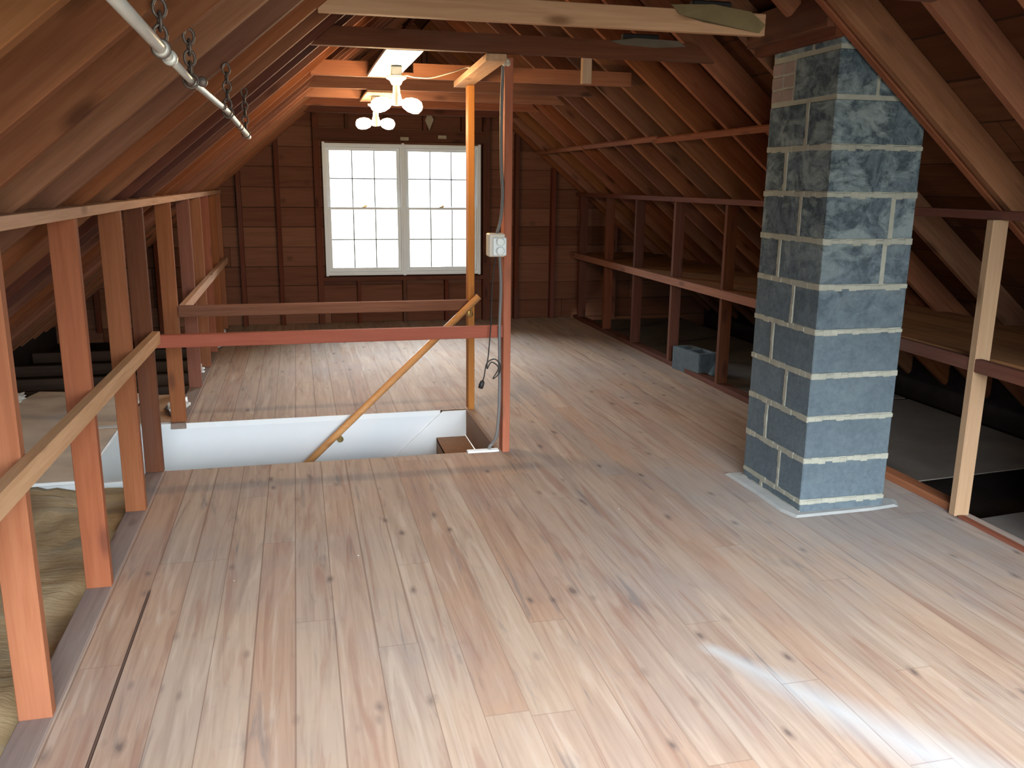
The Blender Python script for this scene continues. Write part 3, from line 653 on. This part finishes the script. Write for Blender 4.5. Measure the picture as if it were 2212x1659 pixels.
# outlet box and cables on the near post
ob = empty('outlet_box', (1.04, 4.64, 1.17), 'cream electrical box with white receptacle on the near stair post', 'outlet box')
bm = bmesh.new(); add_box(bm, (0.992, 4.585, 1.112), (1.082, 4.66, 1.236), 0.006); link('box', bm, M['cream'], ob)
bm = bmesh.new(); add_box(bm, (1.012, 4.574, 1.118), (1.088, 4.586, 1.216), 0.005)
lathe_bm(bm, [(0.022, 0), (0.024, 0.008), (0.018, 0.014), (0.0, 0.015)], (1.052, 4.574, 1.145), (0, -1, 0), 16); lathe_bm(bm, [(0.022, 0), (0.024, 0.008), (0.018, 0.014), (0.0, 0.015)], (1.052, 4.574, 1.192), (0, -1, 0), 16)
link('receptacle', bm, M['whitep'], ob)
tag(tube('power_cable', smooth_path([(1.073, 4.63, 2.10), (1.066, 4.63, 1.85), (1.068, 4.63, 1.6), (1.076, 4.63, 1.45), (1.066, 4.62, 1.32), (1.045, 4.61, 1.245), (1.04, 4.60, 1.238)]), 0.009, M['cable']), 'grey cable stapled down the near stair post to the outlet box', 'cable')
tag(tube('power_cable', smooth_path([(1.06, 4.62, 1.112), (1.066, 4.612, 0.95), (1.060, 4.611, 0.7), (1.063, 4.612, 0.35), (1.055, 4.63, 0.12), (1.035, 4.66, 0.045), (1.015, 4.665, 0.015), (0.99, 4.69, -0.10)]), 0.009, M['cable']), 'grey cable running from the outlet box down into the stairwell', 'cable')
xc = empty('extension_cord', (0.98, 4.63, 0.5), 'thin black coiled cord with a plug dangling beside the near stair post', 'cord')
tube('cord', smooth_path([(1.03, 4.588, 1.112), (1.012, 4.588, 0.95), (1.008, 4.588, 0.78), (0.995, 4.588, 0.60), (0.985, 4.588, 0.50), (1.01, 4.588, 0.535), (1.05, 4.588, 0.50), (1.02, 4.592, 0.44), (1.055, 4.5885, 0.47), (1.06, 4.588, 0.515), (1.03, 4.592, 0.55), (0.985, 4.588, 0.53), (0.970, 4.588, 0.46), (0.962, 4.588, 0.43)]), 0.0035, M['black'], xc, 8)
lathe('plug', [(0.004, 0), (0.012, 0.008), (0.015, 0.03), (0.013, 0.048), (0.004, 0.05)], (0.962, 4.588, 0.435), M['black'], xc, (-0.3, 0, -1), 14)

# ------------------------------------------------------------------ ceiling bulbs
tag(box('bulb_board', (0.462, 4.55, 2.134), (0.650, 5.72, 2.152), M['white'], None, 0.002, 1), 'white-painted board carrying the near bulb holder between two collar ties', 'board')
tag(box('bulb_board', (0.52, 6.47, 2.113), (0.74, 7.24, 2.131), M['pale'], None, 0.002, 1), 'pale board carrying the far bulb holder under two collar ties', 'board')
def fixture(cx, cy, zt, label, bulbs, junction=True):
    r = empty('bulb_holder', (cx, cy, zt), label, 'light fixture')
    z = zt
    if junction:
        box('junction_box', (cx-0.03, cy-0.03, z-0.05), (cx+0.03, cy+0.03, z), M['greybox'], r, 0.004); z -= 0.05
    lathe('socket_base', [(0.035, 0), (0.058, -0.004), (0.056, -0.016), (0.036, -0.028), (0.028, -0.046), (0.024, -0.05), (0.0, -0.05)], (cx, cy, z), M['white'], r)
    z -= 0.05
    ad = lathe('adapter', [(0.018, 0), (0.020, -0.02), (0.020, -0.045), (0.024, -0.05), (0.030, -0.085), (0.026, -0.11), (0.0, -0.115)], (cx, cy, z), M['cream'], r)
    zc = z-0.085
    for d, L in bulbs:
        d = Vector(d).normalized(); o = Vector((cx, cy, zc))
        lathe('bulb', [(0.014, 0.018), (0.016, 0.035), (0.030, 0.05), (0.040, 0.078), (0.041, L-0.04), (0.032, L-0.014), (0.012, L-0.002), (0.0, L)], o, M['bulb'], ad, d, 20)
    return zc
zc1 = fixture(0.578, 5.16, 2.133, 'near porcelain holder with two lit bulbs under the white board', [((1, -0.1, -0.28), 0.15), ((-1, 0.2, -0.25), 0.15)])
zc2 = fixture(0.60, 6.75, 2.113, 'far porcelain holder with two lit bulbs, lower left in the photo', [((1, 0.0, -0.10), 0.14), ((-1, -0.1, -0.12), 0.15)])
tag(tube('lamp_cord', smooth_path([(0.598, 5.15, 2.04), (0.625, 5.18, 2.085), (0.70, 5.25, 2.088), (0.80, 5.3, 2.095), (0.92, 5.32, 2.13), (1.02, 5.35, 2.165), (1.06, 5.3, 2.145)], 10), 0.004, M['cordw']), 'thin cord looping from the near bulb holder to the post board', 'cord')

# ------------------------------------------------------------------ closet rod on chains
cr = empty('closet_rod', (-0.21, 2.8, 1.74), 'grey telescoping closet rod hanging from chains under the left rafters', 'rod')
P = lambda y: Vector((-0.258+0.028*(y-1.45)*0.9 if y < 2.4 else -0.208+0.012*(y-3.15), y, 1.772-0.043*(y-1.45) if y < 2.4 else 1.741-0.028*(y-2.4)))
tube('wide_tube', [P(0.9), P(1.95), P(1.96)], 0.0118, M['rod'], cr, 18)
tube('narrow_tube', [P(1.93), P(2.3), P(3.1), P(4.22)], [0.0088, 0.0088, 0.0095, 0.0115], M['rod'], cr, 18)
for y in (1.93, 2.03, 2.33, 2.42, 2.97, 3.17, 3.6, 3.72):
    p = P(y); d = (P(y+0.02)-p).normalized()
    rr = 0.016 if y < 2.1 else 0.0125
    lathe('collar', [(rr*0.8, -0.01), (rr, -0.007), (rr, 0.007), (rr*0.8, 0.01)], p, M['rod'] if y < 2.1 else M['chain'], cr, d, 18)
def chain(top, bot, label, link_h=0.036):
    bm = bmesh.new(); top = Vector(top); bot = Vector(bot); nL = max(2, int((top-bot).length/(link_h*0.72)))
    for k in range(nL):
        c = top.lerp(bot, (k+0.5)/nL); ang = (k % 2)*math.pi/2 + 0.3; pts = []
        for j in range(14):
            a = 2*math.pi*j/13; u, v = 0.0125*math.cos(a), (link_h/2)*math.sin(a)
            pts.append(c + Vector((u*math.cos(ang), u*math.sin(ang), v)))
        tube_bm(bm, pts, 0.0036, 6, False)
    # loop round the rod
    pts = [bot + Vector((0.017*math.sin(2*math.pi*j/16), 0, -0.014+0.017*math.cos(2*math.pi*j/16))) for j in range(17)]
    tube_bm(bm, pts, 0.0028, 6, False)
    return tag(link('chain', bm, M['chain'], smooth=True), label, 'chain', 'chains holding the closet rod')
for yy, lab in ((1.93, 'rusty chain on the thick end of the closet rod, cut by the photo top'), (2.34, 'long rusty chain hanging the middle of the closet rod'),
              (3.17, 'dark chain with a looped end near the thin part of the rod'), (4.04, 'farthest chain, short, at the thin end of the closet rod')):
    p = P(yy); x = p.x; chain((x, yy+0.02, zl(x)-0.003), (x, yy+0.0, p.z+0.014), lab)

# ------------------------------------------------------------------ chimney
CX0, CX1, CY0, CY1 = 2.233, 2.680, 3.402, 3.942
ch = empty('chimney', (2.465, 3.67, 0), 'grey cinder block chimney rising from the floor through the roof', 'chimney')
XE = 0.003
def topz(x): return zr(x) + RD/CS - 0.004
def clip_top(bm):
    pl = Vector((0, 0, 1)) * 1.0
    nn = Vector((SL, 0, 1)).normalized()
    co = Vector((XR0, 0, ZP + RD/CS - 0.004))
    bmesh.ops.bisect_plane(bm, geom=bm.verts[:]+bm.edges[:]+bm.faces[:], plane_co=co, plane_no=nn, clear_outer=True)
    es = [e for e in bm.edges if e.is_boundary]
    if es: bmesh.ops.holes_fill(bm, edges=es)
bm = bmesh.new(); add_box(bm, (CX0+XE, CY0+XE, 0), (CX1-XE, CY1-XE, 2.6)); clip_top(bm)
mort_bm = bm
bm = bmesh.new(); bmb = bmesh.new(); J = 0.012
zs = [0.0, 0.055] ; z = 0.055
while z < 2.5: z += 0.2015; zs.append(z)
def roughbox(b, lo, hi):
    add_box(b, lo, hi, 0.004)
for k in range(len(zs)-1):
    a, b_ = zs[k]+(J if k else 0), zs[k+1]-J*0.6
    if k == 0: a, b_ = 0.0, 0.055-J*0.6
    fr = 0.36 if k % 2 else 0.62           # vertical joint on the left face, from the front corner
    yj = CY0 + (CY1-CY0)*(0.385 if k % 2 else 0.665)
    jw = J*0.9
    hide = 0.055
    xj = None
    if k in (6, 7): xj = CX0 + (CX1-CX0)*(0.74 if k % 2 else 0.70)
    j_ = lambda: rnd.uniform(-0.002, 0.002)
    if k == 10:
        # top visible course: small bricks on the back-left corner
        for q in range(3):
            za = a + q*(b_-a)/3
            roughbox(bmb, (CX0+j_(), CY1-0.19, za+0.003), (CX0+0.09, CY1-0.10, za+(b_-a)/3-0.004)); roughbox(bmb, (CX0+j_(), CY1-0.095, za+0.003), (CX0+0.09, CY1, za+(b_-a)/3-0.004))
        roughbox(bm, (CX0+j_(), CY0+j_(), a), (CX0+0.19, CY1-0.20, b_)); roughbox(bm, (CX0+0.205, CY0+j_(), a), (CX1, CY1-0.20, b_)); roughbox(bm, (CX0+0.10, CY1-0.19, a), (CX1, CY1, b_))
        continue
    # mortar raked over the vertical joint of the left face and along the bed joint
    for q in range(6 if k < 11 else 0):
        za = a + (b_-a)*q/6; add_box(mort_bm, (CX0-rnd.uniform(0.001, 0.004), yj-rnd.uniform(0.010, 0.015), za-0.002), (CX0+0.02, yj+rnd.uniform(0.010, 0.015), za+(b_-a)/6+0.002), 0.002)
    for q in range(12):
        ya = CY0 + (CY1-CY0)*q/12
        if zs[k] < 1.95: add_box(mort_bm, (CX0-rnd.uniform(0.001, 0.004), ya, zs[k]-rnd.uniform(0.010, 0.016)), (CX0+0.02, ya+(CY1-CY0)/12+0.002, zs[k]+rnd.uniform(0.010, 0.016)), 0.002)
    xs = [(CX0, CX1)] if xj is None else [(CX0, xj-jw), (xj+jw, CX1)]
    for (xa, xb) in xs:
        roughbox(bm, (xa+(j_() if xa == CX0 else 0), CY0+j_(), a), (xb, yj-jw, b_))
    roughbox(bm, (CX0+j_(), yj+jw, a), (CX1, CY1, b_))
# raised smears of mortar along the front joints, in the mortar's own mesh
for k in range(1, 10):
    zc_ = zs[k]; pts = 12; prev = None
    for i in range(pts):
        x0_ = CX0 + (CX1-CX0)*i/pts; x1_ = CX0 + (CX1-CX0)*(i+1)/pts + 0.002
        h_ = rnd.uniform(0.009, 0.017); dz = rnd.uniform(-0.003, 0.003)
        add_box(mort_bm, (x0_, CY0-0.0035, zc_-h_+dz), (x1_, CY0+0.01, zc_+h_*0.8+dz), 0.003)
link('mortar_joints', mort_bm, M['mortar'], ch)
clip_top(bm)
link('blocks', bm, M['block'], ch); link('bricks', bmb, M['brick'], ch)['label'] = 'small pinkish bricks at the upper back corner'

bm = bmesh.new()
pts = []
for (x, y) in ((2.155, 4.0), (2.165, 3.7), (2.16, 3.45), (2.185, 3.355), (2.40, 3.36), (2.60, 3.365), (2.76, 3.385), (2.80, 3.46), (2.72, 3.52), (2.72, 4.0)): pts.append((x, y))
vs = [bm.verts.new((x, y, 0.0005)) for x, y in pts]; vt = [bm.verts.new((x*0.94+2.46*0.06, y*0.96+3.68*0.04, 0.009)) for x, y in pts]; N = len(pts)
bm.faces.new(vt)
for i in range(N): bm.faces.new((vs[i], vs[(i+1) % N], vt[(i+1) % N], vt[i]))
link('cement_skirt', bm, M['cement'], ch)

# loose concrete block beside the right knee wall
lb = bmesh.new()
add_box(lb, (-0.2, -0.09, 0), (0.2, -0.06, 0.19), 0.003); add_box(lb, (-0.2, 0.06, 0), (0.2, 0.09, 0.19), 0.003)
for x in (-0.2, -0.0175, 0.165): add_box(lb, (x, -0.062, 0), (x+0.035, 0.062, 0.19), 0.003)
tag(link('concrete_block', lb, M['block'], None, Matrix.Translation((3.12, 6.42, 0.0)) @ Matrix.Rotation(math.radians(-83), 4, 'Z')), 'loose grey concrete block standing between two right knee wall studs', 'concrete block')

# ------------------------------------------------------------------ left eave: insulation, boards, clutter
bm = bmesh.new(); nx, ny = 34, 60
g = [[None]*ny for _ in range(nx)]
for i in range(nx):
    for j in range(ny):
        x = -2.35 + (XLW-0.10+2.35)*i/(nx-1); y = 0.2 + 4.42*j/(ny-1)
        edge = min(1.0, (XLW-0.10-x)/0.10)
        z = -0.085 + 0.045*edge*(0.7+0.5*math.sin(x*9+1.3*math.sin(y*3))*math.sin(y*5.1+x*2)) + rnd.uniform(-.008, .008)
        g[i][j] = bm.verts.new((x, y, z))
for i in range(nx-1):
    for j in range(ny-1): bm.faces.new((g[i][j], g[i+1][j], g[i+1][j+1], g[i][j+1]))
tag(link('insulation', bm, M['insul'], smooth=True), 'brown lumpy insulation filling the eave left of the knee wall', 'insulation', kind='stuff')
def panel(name, pts, z0, z1, m, label, cat='board', edge=None, group=None):
    bm = bmesh.new(); N = len(pts)
    a = [bm.verts.new((x, y, z0)) for x, y in pts]; b = [bm.verts.new((x, y, z1)) for x, y in pts]
    bm.faces.new(a[::-1]); bm.faces.new(b)
    for i in range(N): bm.faces.new((a[i], a[(i+1) % N], b[(i+1) % N], b[i]))
    o = link(name, bm, M[m]); tag(o, label, cat, group)
    if edge: bpy.data.objects  # noqa
    return o
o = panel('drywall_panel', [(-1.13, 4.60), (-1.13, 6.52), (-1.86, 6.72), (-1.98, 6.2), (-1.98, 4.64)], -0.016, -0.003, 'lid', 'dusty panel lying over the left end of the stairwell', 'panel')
eb = bmesh.new(); add_box(eb, (-1.135, 4.60, -0.02), (-1.122, 6.52, -0.0015), 0.002); add_box(eb, (-1.42, 4.592, -0.02), (-1.122, 4.604, -0.0015), 0.002); link('white_edge', eb, M['white'], o)
panel('floor_board', [(-0.83, 5.66), (-0.83, 6.45), (-1.10, 6.45), (-1.10, 5.66)], -0.02, -0.004, 'pale', 'short pale board beside the stud left of the stairwell')
for k, (y, h) in enumerate(((6.9, 0.09), (7.35, 0.09), (7.9, 0.09), (8.5, 0.09))):
    tag(box('ceiling_joist', (-2.38, y, -0.138), (-0.83, y+0.04, -0.138+h), M['dark_joist'], None, 0.002, 0), ('dark joist in the far left eave, nearest the camera', 'dark joist in the far left eave, second from the camera', 'dark joist in the far left eave, third from the camera', 'dark joist in the far left eave, farthest from the camera')[k], 'joist', 'joists in the far left eave')
def crumple(c, s, label, m='plasticbag'):
    bm = bmesh.new(); bmesh.ops.create_icosphere(bm, subdivisions=3, radius=1.0)
    for v in bm.verts:
        f = 1+0.28*math.sin(v.co.x*7+c[0]*9)*math.sin(v.co.y*6+c[1]*5)+0.2*math.sin(v.co.z*11+v.co.x*5)
        v.co = Vector((v.co.x*s[0]*f, v.co.y*s[1]*f, max(-0.6, v.co.z)*s[2]*f))
    return tag(link('plastic_scrap', bm, M[m], None, Matrix.Translation(c)), label, 'scrap')
crumple((-0.80, 8.95, 0.03), (0.06, 0.10, 0.03), 'crumpled white scrap at the far end of the left knee wall')
crumple((-0.745, 8.30, 0.035), (0.05, 0.14, 0.035), 'shiny white scrap beside the far left studs')
crumple((-0.83, 7.15, 0.02), (0.05, 0.13, 0.04), 'pale plastic scrap bulging between the left studs')
crumple((-0.83, 6.05, 0.01), (0.06, 0.20, 0.03), 'pale crumpled scrap beside the board left of the stairwell')
crumple((-1.93, 6.45, 0.02), (0.04, 0.08, 0.03), 'small white scrap in the dark left eave')
# right eave panels
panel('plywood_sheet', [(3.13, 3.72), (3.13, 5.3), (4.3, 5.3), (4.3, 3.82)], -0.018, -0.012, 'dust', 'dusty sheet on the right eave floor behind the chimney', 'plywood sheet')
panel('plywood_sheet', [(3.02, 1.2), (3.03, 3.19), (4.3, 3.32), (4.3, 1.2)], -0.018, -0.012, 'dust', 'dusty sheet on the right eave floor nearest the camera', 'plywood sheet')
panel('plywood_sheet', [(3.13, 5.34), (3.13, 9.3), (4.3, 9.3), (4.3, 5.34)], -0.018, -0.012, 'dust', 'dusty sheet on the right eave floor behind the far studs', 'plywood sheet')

# ------------------------------------------------------------------ papers and fixtures lying on the ties
def paper(pts, th, m, label):
    bm = bmesh.new(); a = [bm.verts.new(p) for p in pts]; b = [bm.verts.new((p[0], p[1]+th, p[2]+th*0.3)) for p in pts]; N = len(pts)
    bm.faces.new(a); bm.faces.new(b[::-1])
    for i in range(N): bm.faces.new((a[i], a[(i+1) % N], b[(i+1) % N], b[i]))
    return tag(link('paper_flap', bm, M[m]), label, 'paper')
paper([(1.56, 3.622, 2.235), (1.60, 3.615, 2.195), (1.70, 3.605, 2.170), (1.97, 3.618, 2.140), (2.0, 3.622, 2.175), (1.93, 3.624, 2.225), (1.75, 3.62, 2.245)], 0.006, 'kraft', 'olive paper flap hanging over the right end of the nearest collar tie')
paper([(1.60, 4.474, 2.215), (1.66, 4.466, 2.198), (1.85, 4.468, 2.192), (2.02, 4.474, 2.205), (1.98, 4.476, 2.232), (1.74, 4.476, 2.236)], 0.005, 'greypaper', 'grey paper flap on the right end of the second collar tie')
tag(box('metal_bar', (1.68, 4.50, 2.223), (1.88, 4.54, 2.262), M['black'], None, 0.006), 'dark metal bar resting on the second collar tie near its right end', 'metal bar')
tag(box('metal_bar', (1.66, 3.63, 2.223), (1.84, 3.67, 2.262), M['black'], None, 0.006), 'dark metal bar resting on the nearest collar tie, at the photo top', 'metal bar')
